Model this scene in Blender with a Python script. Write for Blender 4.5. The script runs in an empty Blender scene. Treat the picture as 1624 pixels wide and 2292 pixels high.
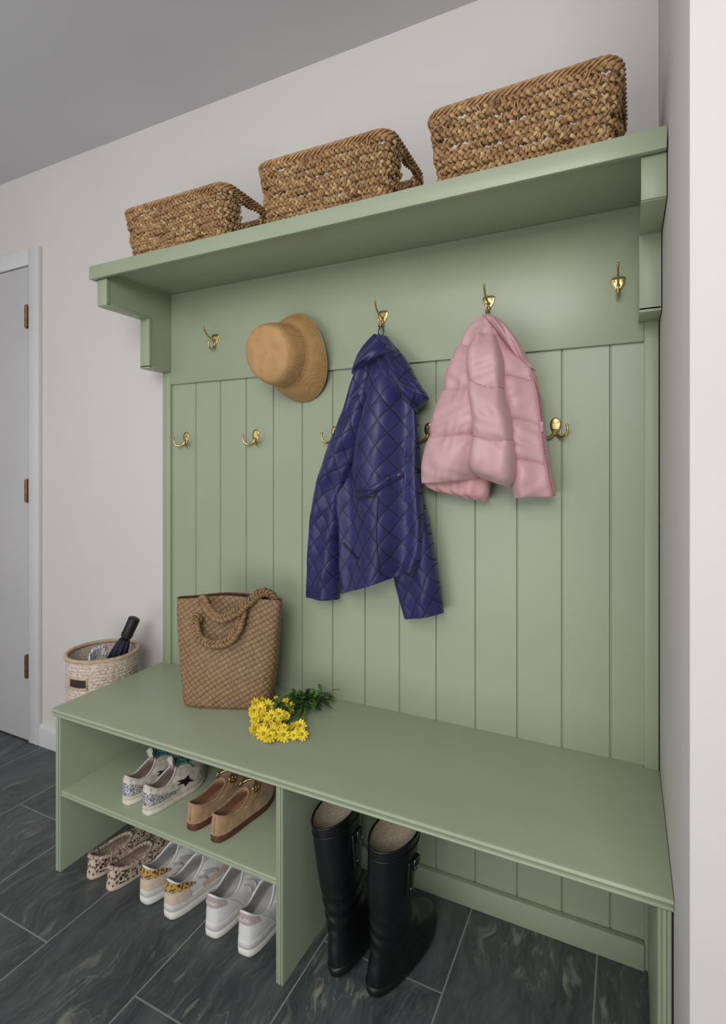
import bpy,bmesh,math,random
import numpy as np
from mathutils import Vector,Matrix
from mathutils.bvhtree import BVHTree
random.seed(7); rng=np.random.default_rng(7)
pi=math.pi
scene=bpy.context.scene
COL=scene.collection
try: scene.view_settings.view_transform='Standard'
except Exception: pass

# ------------------------------------------------ camera
F=1199.0; CX=812.0; HY=1046.0; TH=math.atan2(588,1199); cT,sT=math.cos(TH),math.sin(TH)
CAM=np.array([0,-1.422,1.1725])
cd=bpy.data.cameras.new('camera'); cam=bpy.data.objects.new('camera',cd); COL.objects.link(cam)
cam.location=CAM; cam.rotation_euler=(pi/2,0,TH)
cd.sensor_fit='VERTICAL'; cd.sensor_height=24; cd.lens=24*F/2292; cd.shift_y=-(1146-HY)/2292; cd.clip_start=.02
scene.camera=cam
def ray(u,v):
    r=(u-CX)/F; z=(HY-v)/F
    return np.array([r*cT-sT, r*sT+cT, z])
def site(u,v,y):
    d=ray(u,v); return CAM+d*((y-CAM[1])/d[1])
def siteZ(u,v,z):
    d=ray(u,v); return CAM+d*((z-CAM[2])/d[2])

# ------------------------------------------------ materials
def lin(c):
    return tuple((x/255/12.92 if x/255<=.04045 else ((x/255+.055)/1.055)**2.4) for x in c)+(1.0,)
def newmat(name):
    m=bpy.data.materials.new(name); m.use_nodes=True
    nt=m.node_tree; b=nt.nodes['Principled BSDF']; return m,nt,b
def nmath(nt,op,a,b=None,c=None):
    n=nt.nodes.new('ShaderNodeMath'); n.operation=op
    for i,x in enumerate((a,b,c)):
        if x is None: continue
        if isinstance(x,(int,float)): n.inputs[i].default_value=x
        else: nt.links.new(x,n.inputs[i])
    return n.outputs[0]
def noise(nt,vec,scale,detail=3,dist=0):
    n=nt.nodes.new('ShaderNodeTexNoise'); n.inputs['Scale'].default_value=scale; n.inputs['Detail'].default_value=detail
    n.inputs['Distortion'].default_value=dist
    if vec is not None: nt.links.new(vec,n.inputs['Vector'])
    return n.outputs[0]
def mixc(nt,f,a,b):
    n=nt.nodes.new('ShaderNodeMix'); n.data_type='RGBA'
    if isinstance(f,(int,float)): n.inputs[0].default_value=f
    else: nt.links.new(f,n.inputs[0])
    for i,x in ((6,a),(7,b)):
        if isinstance(x,tuple): n.inputs[i].default_value=x
        else: nt.links.new(x,n.inputs[i])
    return n.outputs[2]
def stretch(nt,vec,s):
    n=nt.nodes.new('ShaderNodeMapping'); n.inputs['Scale'].default_value=s; nt.links.new(vec,n.inputs['Vector']); return n.outputs[0]
def ramp(nt,f,a,b):
    n=nt.nodes.new('ShaderNodeMapRange'); n.inputs[1].default_value=a; n.inputs[2].default_value=b; nt.links.new(f,n.inputs[0]); return n.outputs[0]
def mat(name,c,c2=None,rough=.6,vs=20,bump=0,bs=300,metal=0,st=(1,1,1),sheen=0,spec=.5,coat=0,bdist=.001,lo=.35,hi=.65):
    m,nt,b=newmat(name)
    tc=nt.nodes.new('ShaderNodeTexCoord'); vec=tc.outputs['Object']
    v2=stretch(nt,vec,st)
    c2=c2 or tuple(min(255,x*1.08) for x in c)
    f=ramp(nt,noise(nt,v2,vs),lo,hi)
    nt.links.new(mixc(nt,f,lin(c),lin(c2)),b.inputs['Base Color'])
    b.inputs['Roughness'].default_value=rough; b.inputs['Metallic'].default_value=metal
    b.inputs['Specular IOR Level'].default_value=spec
    if sheen: b.inputs['Sheen Weight'].default_value=sheen
    if coat: b.inputs['Coat Weight'].default_value=coat
    if bump:
        bp=nt.nodes.new('ShaderNodeBump'); bp.inputs['Strength'].default_value=bump; bp.inputs['Distance'].default_value=bdist
        nt.links.new(noise(nt,v2,bs,4),bp.inputs['Height']); nt.links.new(bp.outputs[0],b.inputs['Normal'])
    return m
GREEN=mat('sage_green_paint',(154,163,138),(158,167,142),rough=.38,vs=3,bump=.06,bs=120)
WALL=mat('warm_white_wall',(210,206,202),(213,209,205),rough=.85,vs=2,bump=.05,bs=200)
CEIL=mat('ceiling_paint',(202,201,204),(205,204,207),rough=.9,vs=2)
TRIMW=mat('white_trim_paint',(208,208,209),(212,212,213),rough=.45,vs=3)
DOORW=mat('door_paint',(188,186,187),(192,190,191),rough=.5,vs=3)
BRASS=mat('polished_brass',(196,172,116),(214,192,136),rough=.28,vs=40,metal=1)
ABRASS=mat('aged_bronze',(112,86,58),(140,110,74),rough=.4,vs=60,metal=1)
SEAG=mat('seagrass_braid',(142,108,70),(176,140,96),rough=.7,vs=60,bump=.6,bs=420,st=(1,1,1.6),lo=.35,hi=.65)
SEAG2=mat('seagrass_pale',(168,138,94),(200,170,122),rough=.65,vs=60,bump=.6,bs=420,st=(1,1,1.6))
SEAG3=mat('seagrass_brown',(112,80,50),(146,110,70),rough=.75,vs=60,bump=.6,bs=420,st=(1,1,1.6))
REED=mat('reed_wicker',(140,104,68),(184,146,102),rough=.65,vs=70,bump=.3,bs=400)
NAVY=mat('navy_nylon',(31,34,82),(40,44,98),rough=.45,vs=12,bump=.12,bs=60,bdist=.002,sheen=.1,spec=.45)
NAVYD=mat('navy_trim',(14,15,42),(20,22,52),rough=.6,vs=30)
PINK=mat('pink_nylon',(200,157,161),(209,167,170),rough=.5,vs=9,bump=.5,bs=34,bdist=.005,sheen=.1)
PINKS=mat('pink_stitched_seam',(172,127,133),(182,138,143),rough=.6,vs=60)
PINKL=mat('pink_lining',(196,148,149),(206,158,157),rough=.6,vs=20,bump=.5,bs=40,bdist=.005)
PINKZ=mat('pink_zipper',(174,126,136),(186,138,146),rough=.5,vs=200)
TAN=mat('woven_tan_leather',(130,101,70),(146,116,83),rough=.48,vs=60)
TANG=mat('leather_weave_gap',(72,52,34),(84,62,42),rough=.7,vs=60)
TANR=mat('tan_braid_handle',(128,99,68),(144,114,80),rough=.5,vs=60)
RUBBER=mat('black_rubber',(15,16,18),(22,23,25),rough=.36,vs=14,bump=.2,bs=40,bdist=.002)
CREAM=mat('cream_lining',(206,194,172),(170,154,130),rough=.9,vs=300,bump=.3,bs=500)
SOLEW=mat('white_rubber_sole',(212,209,203),(224,222,216),rough=.6,vs=30)
WHITEL=mat('white_leather',(216,215,214),(225,224,224),rough=.45,vs=20,bump=.2,bs=500)
OFFW=mat('worn_offwhite_leather',(182,172,158),(220,213,202),rough=.6,vs=60,bump=.3,bs=300)
OFFS=mat('worn_cream_sole',(200,190,174),(222,216,204),rough=.7,vs=60)
GLIT=mat('silver_glitter',(84,84,92),(240,240,246),rough=.3,vs=420,metal=.5,bump=1,bs=500,lo=.42,hi=.58)
TEAL=mat('teal_lace',(28,92,90),(38,112,106),rough=.7,vs=100)
BLACK=mat('black_leather',(16,16,17),(24,24,25),rough=.5,vs=60)
SUEDE=mat('tan_suede',(154,122,86),(180,146,108),rough=.95,vs=50,bump=.5,bs=600,sheen=.4)
INSOLE=mat('tan_insole',(172,128,100),(186,142,112),rough=.7,vs=50)
BROWNS=mat('brown_heel',(84,46,34),(100,56,42),rough=.5,vs=50)
PINKT=mat('dusty_pink_suede',(170,150,147),(182,162,159),rough=.8,vs=100)
FUZZ=mat('shearling_lining',(170,148,130),(208,190,172),rough=1,vs=180,bump=1,bs=250,bdist=.004)
LGREY=mat('light_grey_mesh',(176,174,172),(192,190,188),rough=.8,vs=300,bump=.4,bs=600)
LBEIGE=mat('beige_suede',(196,178,158),(206,190,170),rough=.8,vs=100)
BSKT=mat('pale_woven_rattan',(176,156,140),(222,210,198),rough=.7,vs=110,bump=.4,bs=400,st=(1,1,2))
RATTAN=mat('natural_rattan',(186,160,130),(206,182,152),rough=.55,vs=40,bump=.2,bs=200)
PAPER=mat('white_nylon',(214,214,218),(226,226,230),rough=.6,vs=15)
YEL=mat('yellow_petal',(236,200,24),(250,226,70),rough=.6,vs=90)
YELC=mat('flower_centre',(150,136,20),(190,164,30),rough=.9,vs=600,bump=1,bs=900)
LEAF=mat('green_leaf',(44,76,32),(84,120,54),rough=.55,vs=60)
STEM=mat('green_stem',(80,110,54),(104,134,70),rough=.6,vs=40)
STEEL=mat('brushed_steel',(150,150,152),rough=.35,metal=1)

def straw_mat():
    m,nt,b=newmat('woven_straw')
    tc=nt.nodes.new('ShaderNodeTexCoord'); vec=tc.outputs['Object']
    ws=[]
    for ax,sc in (('X',85),('Z',85)):
        w=nt.nodes.new('ShaderNodeTexWave'); w.bands_direction=ax; w.inputs['Scale'].default_value=sc; w.inputs['Distortion'].default_value=1.0
        mp=nt.nodes.new('ShaderNodeMapping'); mp.inputs['Rotation'].default_value=(.3,.5,.2); nt.links.new(vec,mp.inputs['Vector']); nt.links.new(mp.outputs[0],w.inputs['Vector']); ws.append(w.outputs['Fac'])
    h=nmath(nt,'MULTIPLY',ws[0],ws[1])
    n=ramp(nt,noise(nt,vec,25),.3,.7)
    c=mixc(nt,n,lin((180,138,88)),lin((198,157,107)))
    c=mixc(nt,nmath(nt,'MULTIPLY',h,.45),c,lin((144,103,62)))
    nt.links.new(c,b.inputs['Base Color']); b.inputs['Roughness'].default_value=.65
    bp=nt.nodes.new('ShaderNodeBump'); bp.inputs['Strength'].default_value=.5; bp.inputs['Distance'].default_value=.001
    nt.links.new(h,bp.inputs['Height']); nt.links.new(bp.outputs[0],b.inputs['Normal']); return m
STRAW=straw_mat()
def leopard_mat(name,c1,c2,sc):
    m,nt,b=newmat(name)
    tc=nt.nodes.new('ShaderNodeTexCoord'); vec=tc.outputs['Object']
    v=nt.nodes.new('ShaderNodeTexVoronoi'); v.inputs['Scale'].default_value=sc; nt.links.new(vec,v.inputs['Vector'])
    n=nmath(nt,'MULTIPLY',nmath(nt,'SUBTRACT',noise(nt,vec,sc*2.2,2),.5),.9)
    d=nmath(nt,'ADD',v.outputs['Distance'],n)
    ring=nmath(nt,'MULTIPLY',nmath(nt,'GREATER_THAN',d,.22),nmath(nt,'LESS_THAN',d,.44))
    inner=nmath(nt,'LESS_THAN',d,.22)
    c=mixc(nt,inner,lin(c1),lin(c2)); c=mixc(nt,ring,c,lin((28,22,20)))
    nt.links.new(c,b.inputs['Base Color']); b.inputs['Roughness'].default_value=.7; return m
LEOP=leopard_mat('leopard_print_pale',(200,180,160),(158,126,100),115)
LEOPG=leopard_mat('leopard_print_gold',(190,148,76),(140,96,44),150)

def floor_mat():
    m,nt,b=newmat('slate_tile_floor')
    g=nt.nodes.new('ShaderNodeNewGeometry'); sx=nt.nodes.new('ShaderNodeSeparateXYZ'); nt.links.new(g.outputs['Position'],sx.inputs[0])
    X,Y=sx.outputs[0],sx.outputs[1]
    cx=nmath(nt,'DIVIDE',nmath(nt,'ADD',X,.672),.305); col=nmath(nt,'FLOOR',cx); fx=nmath(nt,'FRACT',cx)
    par=nmath(nt,'FLOORED_MODULO',col,2.0)
    cy=nmath(nt,'ADD',nmath(nt,'DIVIDE',nmath(nt,'ADD',Y,.273),.61),nmath(nt,'MULTIPLY',par,.5))
    row=nmath(nt,'FLOOR',cy); fy=nmath(nt,'FRACT',cy)
    dx=nmath(nt,'MULTIPLY',nmath(nt,'MINIMUM',fx,nmath(nt,'SUBTRACT',1.0,fx)),.305)
    dy=nmath(nt,'MULTIPLY',nmath(nt,'MINIMUM',fy,nmath(nt,'SUBTRACT',1.0,fy)),.61)
    d=nmath(nt,'MINIMUM',dx,dy); gr=nmath(nt,'LESS_THAN',d,.0020)
    cb=nt.nodes.new('ShaderNodeCombineXYZ')
    nt.links.new(nmath(nt,'ADD',X,nmath(nt,'MULTIPLY',col,3.71)),cb.inputs[0])
    nt.links.new(nmath(nt,'ADD',Y,nmath(nt,'MULTIPLY',row,5.13)),cb.inputs[1])
    nt.links.new(nmath(nt,'MULTIPLY',col,1.37),cb.inputs[2])
    vec=cb.outputs[0]
    wn=nt.nodes.new('ShaderNodeTexNoise'); wn.inputs['Scale'].default_value=3.0; wn.inputs['Detail'].default_value=3; nt.links.new(vec,wn.inputs['Vector'])
    ad=nt.nodes.new('ShaderNodeVectorMath'); ad.operation='MULTIPLY_ADD'; nt.links.new(wn.outputs['Color'],ad.inputs[0]); ad.inputs[1].default_value=(.22,.22,0); nt.links.new(vec,ad.inputs[2])
    mp=nt.nodes.new('ShaderNodeMapping'); mp.inputs['Rotation'].default_value=(0,0,-.65); mp.inputs['Scale'].default_value=(6.5,1.5,1); nt.links.new(ad.outputs[0],mp.inputs['Vector'])
    n1=noise(nt,mp.outputs[0],2.6,9,.3); n2=noise(nt,mp.outputs[0],5.5,12,.4); n3=noise(nt,vec,3.4,4,.4); n4=noise(nt,mp.outputs[0],20,8,.4)
    c=mixc(nt,ramp(nt,n1,.35,.68),lin((60,64,66)),lin((86,90,91)))
    c=mixc(nt,nmath(nt,'MULTIPLY',ramp(nt,n4,.45,.7),.4),c,lin((104,108,106)))
    st=nmath(nt,'MULTIPLY',ramp(nt,n2,.57,.67),ramp(nt,n3,.47,.66))
    c=mixc(nt,nmath(nt,'MULTIPLY',st,.75),c,lin((162,160,150)))
    vein=nmath(nt,'SUBTRACT',1.0,ramp(nt,nmath(nt,'ABSOLUTE',nmath(nt,'SUBTRACT',n1,.54)),.0,.008))
    c=mixc(nt,nmath(nt,'MULTIPLY',nmath(nt,'MULTIPLY',vein,ramp(nt,n3,.45,.62)),.4),c,lin((152,152,144)))
    c=mixc(nt,gr,c,lin((138,138,136)))
    nt.links.new(c,b.inputs['Base Color']); b.inputs['Roughness'].default_value=.45
    bp=nt.nodes.new('ShaderNodeBump'); bp.inputs['Strength'].default_value=.4; bp.inputs['Distance'].default_value=.002
    nt.links.new(nmath(nt,'SUBTRACT',nmath(nt,'MULTIPLY',n1,.5),gr),bp.inputs['Height']); nt.links.new(bp.outputs[0],b.inputs['Normal'])
    return m
FLOORM=floor_mat()

# ------------------------------------------------ mesh builder
class MB:
    def __init__(s): s.v=[]; s.f=[]; s.m=[]; s.n=0
    def add(s,verts,faces,mi=0):
        verts=np.asarray(verts,float).reshape(-1,3)
        s.v.append(verts); o=s.n
        s.f.extend([tuple(int(i)+o for i in f) for f in faces])
        s.m.extend(mi if isinstance(mi,list) else [mi]*len(faces)); s.n+=len(verts); return s
    def grid(s,P,closeu=False,closev=False,mi=0,cap0=False,cap1=False,keep=None):
        n,m=P.shape[:2]; V=P.reshape(-1,3); fs=[]; ms=[]
        I=range(n if closev else n-1); J=range(m if closeu else m-1); arr=not isinstance(mi,int)
        for i in I:
            a=i*m; b=((i+1)%n)*m
            for j in J:
                if keep is not None and not keep(i,j): continue
                k=(j+1)%m; fs.append((a+j,a+k,b+k,b+j)); ms.append(int(mi[i,j]) if arr else mi)
        extra=[]; c0=0 if arr else mi
        if cap0:
            extra.append(P[0].mean(0)); c=n*m+len(extra)-1
            for j in range(m): fs.append((c,(j+1)%m,j)); ms.append(c0)
        if cap1:
            extra.append(P[-1].mean(0)); c=n*m+len(extra)-1; a=(n-1)*m
            for j in range(m): fs.append((c,a+j,a+(j+1)%m)); ms.append(c0)
        if extra: V=np.vstack([V,np.array(extra)])
        return s.add(V,fs,ms)
    def tube(s,path,r,sides=8,closed=False,mi=0,flat=1.0,cap=True,up=None):
        p=np.asarray(path,float); n=len(p); r=np.broadcast_to(np.asarray(r,float),(n,))
        if closed: t=np.roll(p,-1,0)-np.roll(p,1,0)
        else: t=np.gradient(p,axis=0)
        t/=np.linalg.norm(t,axis=1)[:,None]+1e-12
        if up is None:
            N=np.zeros_like(p); a=np.array([0,0,1.]) if abs(t[0,2])<.9 else np.array([1.,0,0])
            v=a-t[0]*a.dot(t[0]); N[0]=v/np.linalg.norm(v)
            for i in range(1,n):
                v=N[i-1]-t[i]*N[i-1].dot(t[i]); N[i]=v/(np.linalg.norm(v)+1e-12)
        else:
            a=np.broadcast_to(np.asarray(up,float),p.shape); v=a-t*(a*t).sum(1)[:,None]; N=v/(np.linalg.norm(v,axis=1)[:,None]+1e-12)
        B=np.cross(t,N); an=np.linspace(0,2*pi,sides,endpoint=False)
        P=p[:,None,:]+(N[:,None,:]*np.cos(an)[None,:,None]+B[:,None,:]*np.sin(an)[None,:,None]*flat)*r[:,None,None]
        return s.grid(P,closeu=True,closev=closed,mi=mi,cap0=cap and not closed,cap1=cap and not closed)
    def box(s,x0,x1,y0,y1,z0,z1,bev=.0015,mi=0):
        bm=bmesh.new(); bmesh.ops.create_cube(bm,size=1)
        for v in bm.verts:
            v.co=Vector(((x0+x1)/2+v.co.x*(x1-x0),(y0+y1)/2+v.co.y*(y1-y0),(z0+z1)/2+v.co.z*(z1-z0)))
        if bev: bmesh.ops.bevel(bm,geom=bm.edges[:],offset=bev,segments=2,affect='EDGES',profile=.5)
        bm.verts.index_update()
        V=[v.co[:] for v in bm.verts]; Fc=[tuple(v.index for v in f.verts) for f in bm.faces]; bm.free()
        return s.add(V,Fc,mi)
    def prof(s,pts,axis,a0,a1,mi=0):
        n=len(pts); V=[]
        for a in (a0,a1):
            for p,q in pts:
                V.append({'x':(a,p,q),'y':(p,a,q),'z':(p,q,a)}[axis])
        fs=[(i,(i+1)%n,n+(i+1)%n,n+i) for i in range(n)]+[tuple(range(n))[::-1],tuple(range(n,2*n))]
        return s.add(V,fs,mi)
    def ball(s,c,r,mi=0,n=8,sc=(1,1,1)):
        a=np.linspace(0,pi,n)[:,None]; b=np.linspace(0,2*pi,2*n,endpoint=False)[None,:]
        P=np.stack([np.sin(a)*np.cos(b)*sc[0],np.sin(a)*np.sin(b)*sc[1],np.cos(a)*np.ones_like(b)*sc[2]],-1)*r+np.asarray(c)
        return s.grid(P,closeu=True,mi=mi)
def obj_from(mb,name,mats,parent=None,off=None,smooth=True,flatn=False):
    V=np.vstack(mb.v)
    if off is not None: V=V-np.asarray(off)
    me=bpy.data.meshes.new(name); me.from_pydata(V.tolist(),[],mb.f)
    if not isinstance(mats,(list,tuple)): mats=[mats]
    for m in mats: me.materials.append(m)
    if len(mats)>1: me.polygons.foreach_set('material_index',mb.m)
    me.validate()
    bm=bmesh.new(); bm.from_mesh(me); bmesh.ops.recalc_face_normals(bm,faces=bm.faces); bm.to_mesh(me); bm.free()
    if smooth:
        me.polygons.foreach_set('use_smooth',[True]*len(me.polygons))
        if flatn: me.set_sharp_from_angle(angle=math.radians(30))
    me.update()
    o=bpy.data.objects.new(name,me); COL.objects.link(o)
    if parent: o.parent=parent
    return o
def thing(name,label,cat,loc=(0,0,0),rot=(0,0,0),group=None):
    e=bpy.data.objects.new(name,None); e.empty_display_size=.05; COL.objects.link(e)
    e.location=loc; e.rotation_euler=rot; e['label']=label; e['category']=cat
    if group: e['group']=group
    return e
def dup(root,loc=None,rot=None,scale=None,label=None):
    def cp(o,par):
        n=o.copy(); COL.objects.link(n)
        if par: n.parent=par
        for c in o.children: cp(c,n)
        return n
    n=cp(root,None)
    if loc is not None: n.location=loc
    if rot is not None: n.rotation_euler=rot
    if scale is not None: n.scale=scale
    if label: n['label']=label
    return n
def struct(mb,name,m,smooth=True):
    o=obj_from(mb,name,m,flatn=True,smooth=smooth); o['kind']='structure'; return o
def cr(P,n):
    P=np.asarray(P,float); k=len(P)
    if P.ndim==1: return cr(P[:,None],n)[:,0]
    E=np.vstack([2*P[0]-P[1],P,2*P[-1]-P[-2]]); t=np.linspace(0,k-1,n); i=np.minimum(t.astype(int),k-2); u=(t-i)[:,None]
    a,b,c,d=E[i],E[i+1],E[i+2],E[i+3]
    return .5*((2*b)+(-a+c)*u+(2*a-5*b+4*c-d)*u*u+(-a+3*b-3*c+d)*u**3)

# ------------------------------------------------ room
WY=.018
struct(MB().box(-4,1.6,-4,.3,-.05,0,0),'floor',FLOORM)
struct(MB().box(-4,1.6,-4,.3,2.438,2.5,0),'ceiling',CEIL)
DR=-2.287
m=MB(); m.box(-4,-3.11,WY,.12,0,2.438,0); m.box(-3.11,DR,WY,.12,2.036,2.438,0); m.box(DR,.07,WY,.12,0,2.438,0)
struct(m,'wall_back',WALL)
struct(MB().box(.0705,1.6,-.645,.12,0,2.438,.004),'wall_right',WALL)
# door
m=MB(); m.box(DR+.002,DR+.068,-.001,WY,0,2.105,.004); m.box(-3.19,DR+.0015,-.001,WY,2.036,2.105,.004); m.box(-3.19,-3.112,-.001,WY,0,2.0355,.004)
struct(m,'trim_1',TRIMW)
door=struct(MB().box(-3.105,DR-.004,.003,.040,.006,2.03,.002),'door_1',DOORW)
for z in (1.815,1.0725,.324):
    h=MB(); h.tube([(0,0,-.045),(0,0,.045)],.0075,12); h.tube([(0,0,-.05),(0,0,-.045)],.0055,10); h.tube([(0,0,.045),(0,0,.05)],.0055,10)
    for k in (-.018,0,.018): h.tube([(0,0,k-.0008),(0,0,k+.0008)],.0082,12)
    h.box(-.016,0,.003,.0055,-.045,.045,.0005)
    ho=obj_from(h,'hinge',ABRASS,parent=door,flatn=True); ho.location=(DR-.004,-.004,z)
bb=[(WY,0),(.003,0),(.003,.07),(.006,.08),(.012,.088),(WY,.09)]
struct(MB().prof(bb,'x',DR+.0685,-1.4925),'baseboard_left',TRIMW)

# ------------------------------------------------ panelling
PX0,PX1,PW=-1.456,.0385,.1094
wp=thing('wall_panelling','sage green tongue-and-groove panelling behind the bench','wall paneling',(PX0,0,0))
pts=[(PX0,WY),(PX0,0)]
for k in range(1,14):
    x=PX0+PW*k; pts+=[(x-.0026,0),(x-.0007,.0045),(x+.0007,.0045),(x+.0026,0)]
pts+=[(PX1,0),(PX1,WY)]
obj_from(MB().prof(pts,'z',0,1.48),'plank_panel',GREEN,wp,off=(PX0,0,0),smooth=False)
obj_from(MB().box(PX0+.0003,PX1-.0003,-.011,WY,1.467,1.786,.0012),'top_rail',GREEN,wp,off=(PX0,0,0),flatn=True)
for a,b in ((-1.492,PX0),(PX1,.068)):
    obj_from(MB().box(a,b,-.012,WY,0,1.786,.0012),'stile',GREEN,wp,off=(PX0,0,0),flatn=True)

# ------------------------------------------------ shelf
ws=thing('wall_shelf','sage green wall shelf on stepped brackets holding baskets','shelf',(-.72,0,1.803))
O=(-.72,0,1.803)
m=MB(); m.box(-1.502,.067,-.278,WY,1.786,1.803,.001)
obj_from(m,'shelf_board',GREEN,ws,off=O,flatn=True)
m=MB(); m.box(-1.514,.068,-.290,-.2765,1.762,1.8035,.0018); m.box(-1.514,-1.502,-.277,WY,1.762,1.8035,.0015)
obj_from(m,'shelf_edge',GREEN,ws,off=O,flatn=True)
for a,b in ((-1.492,-1.4545),(.029,.0675)):
    pr=[(-.0125,1.786),(-.266,1.786),(-.266,1.684),(-.100,1.684),(-.100,1.518),(-.0125,1.518)]
    m=MB(); m.prof(pr,'x',a,b)
    e=.004
    m.box(a-e*.8,b+e*.3,-.2745,-.262,1.680,1.7615,.0015)
    m.box(a-e*.8,b+e*.3,-.270,-.098,1.678,1.6865,.0015)
    m.box(a-e*.8,b+e*.3,-.108,-.096,1.514,1.6785,.0015)
    m.box(a-e*.8,b+e*.3,-.108,-.0125,1.510,1.520,.0015)
    obj_from(m,'bracket',GREEN,ws,off=O,flatn=True)

# ------------------------------------------------ bench
sb=thing('storage_bench','sage green built-in bench with open shoe cubbies','bench',(-.71,-.2,0))
O=(-.71,-.2,0)
HB=.4725
top=[(-.0125,HB),(-.417,HB),(-.422,HB-.002),(-.4245,HB-.0065),(-.422,HB-.011),(-.4175,HB-.0125),(-.4175,HB-.0145),(-.4205,HB-.0165),(-.4215,HB-.0195),(-.4195,HB-.0225),(-.414,HB-.024),(-.0125,HB-.024)]
m=MB(); m.prof(top,'x',-1.4965,.0695); m.box(PX0+.001,PX1-.001,-.02,-.0005,HB-.02,HB-.0003,0)
obj_from(m,'bench_top',GREEN,sb,off=O,flatn=True)
def vpanel(x0,x1):
    w=x1-x0; yf=-.4155
    p=[(x0,-.0125),(x0,yf+.005),(x0+.0015,yf+.001),(x0+w*.16,yf),(x0+w*.28,yf+.0012),(x0+w*.31,yf+.003),(x0+w*.36,yf+.003),(x0+w*.39,yf)]
    p+=[(x0+x1-a,b) for a,b in reversed(p)]
    return MB().prof(p,'z',0,HB-.0242)
for a,b,n in ((-1.492,-1.470,'side_panel'),(.046,.068,'side_panel'),(-.7155,-.695,'divider')):
    obj_from(vpanel(a,b),n,GREEN,sb,off=O,flatn=True)
sh=[(-.001,.236),(-.408,.236),(-.412,.234),(-.4135,.2305),(-.4115,.227),(-.4095,.2265),(-.4095,.225),(-.412,.223),(-.412,.219),(-.408,.217),(-.001,.217)]
obj_from(MB().prof(sh,'x',-1.4698,-.7157),'cubby_shelf',GREEN,sb,off=O,flatn=True)
for a,b in ((-.6948,.0385),(-1.456,-.7157)):
    m=MB(); m.box(a,b,-.018,-.0005,0,.062,.002)
    obj_from(m,'back_rail',GREEN,sb,off=O,flatn=True)

# ------------------------------------------------ hooks
def plate(mb,rx,rz,zc,y0,y1,pear=0,n=40,pt=0):
    a=np.linspace(0,2*pi,n,endpoint=False)
    sx=rx*np.sin(a)*(1+pear*np.cos(a)); sz=rz*(np.cos(a)-pt*np.maximum(-np.cos(a),0)**6+pt*.6*np.abs(np.sin(a))**2*(np.cos(a)>0))
    ring=lambda k,y: np.stack([k*sx,np.full(n,y),zc+sz*k],-1)
    mb.grid(np.stack([ring(1,y0),ring(1,y1*.6),ring(.93,y1),ring(.5,y1*1.1)]),closeu=True,cap1=True)
def hat_hook():
    e=thing('coat_hook','polished brass coat and hat hook screwed to green rail','hook',group='brass coat hooks on the upper rail')
    m=MB(); plate(m,.0150,.0175,.000,0,-.0024,.45,pt=.45); obj_from(m,'backplate',BRASS,e)
    m=MB()
    p=cr([(0,-.001,-.004),(0,-.008,-.003),(0,-.024,.000),(0,-.040,.007),(0,-.050,.018),(0,-.056,.028)],30); m.tube(p,np.interp(np.linspace(0,1,30),[0,.25,.8,1],[.0055,.0030,.0024,.0030]),10); m.ball((0,-.0565,.029),.0036)
    obj_from(m,'hat_prong',BRASS,e)
    m=MB()
    p=cr([(0,-.001,-.012),(0,-.005,-.026),(0,-.014,-.036),(0,-.026,-.034),(0,-.033,-.023),(0,-.0335,-.015)],30); m.tube(p,np.interp(np.linspace(0,1,30),[0,.3,.8,1],[.0055,.0034,.0026,.003]),10); m.ball((0,-.0335,-.0138),.0036)
    obj_from(m,'coat_prong',BRASS,e)
    for x,z in ((-.0085,.006),(.0085,.006)):
        m=MB(); m.ball((0,0,0),.0026,sc=(1,.5,1)); o=obj_from(m,'screw',BRASS,e); o.location=(x,-.003,z)
    return e
def robe_hook():
    e=thing('robe_hook','brass double robe hook screwed to green planks','hook',group='brass double hooks on the planks')
    m=MB(); plate(m,.0135,.0205,.010,0,-.003,.12); obj_from(m,'backplate',BRASS,e)
    for s in (-1,1):
        m=MB()
        p=cr([(s*.001,-.003,-.002),(s*.006,-.010,-.014),(s*.016,-.020,-.020),(s*.027,-.027,-.014),(s*.031,-.029,-.002),(s*.0295,-.029,.007)],30)
        m.tube(p,np.interp(np.linspace(0,1,30),[0,.3,.8,1],[.0055,.0038,.0026,.003]),10); m.ball((s*.0294,-.029,.008),.004)
        obj_from(m,'prong',BRASS,e)
    for x,z in ((-.0062,.018),(.0062,.018),(0,.0)):
        m=MB(); m.ball((0,0,0),.0026,sc=(1,.5,1)); o=obj_from(m,'screw',BRASS,e); o.location=(x,-.0036,z)
    return e
h0=hat_hook(); hooks=[(482,1.606),(857,1.606),(1094,1.606),(1383,1.608)]
for i,(u,z) in enumerate(hooks):
    p=site(u,1046,-.011); L=(p[0],-.0112,z)
    if i==0: h0.location=L
    else: dup(h0,L)
h1=robe_hook()
for i,u in enumerate((417,573,750,960,1243)):
    p=site(u,1046,0); L=(p[0],-.0002,1.267)
    if i==0: h1.location=L
    else: dup(h1,L)

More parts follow.
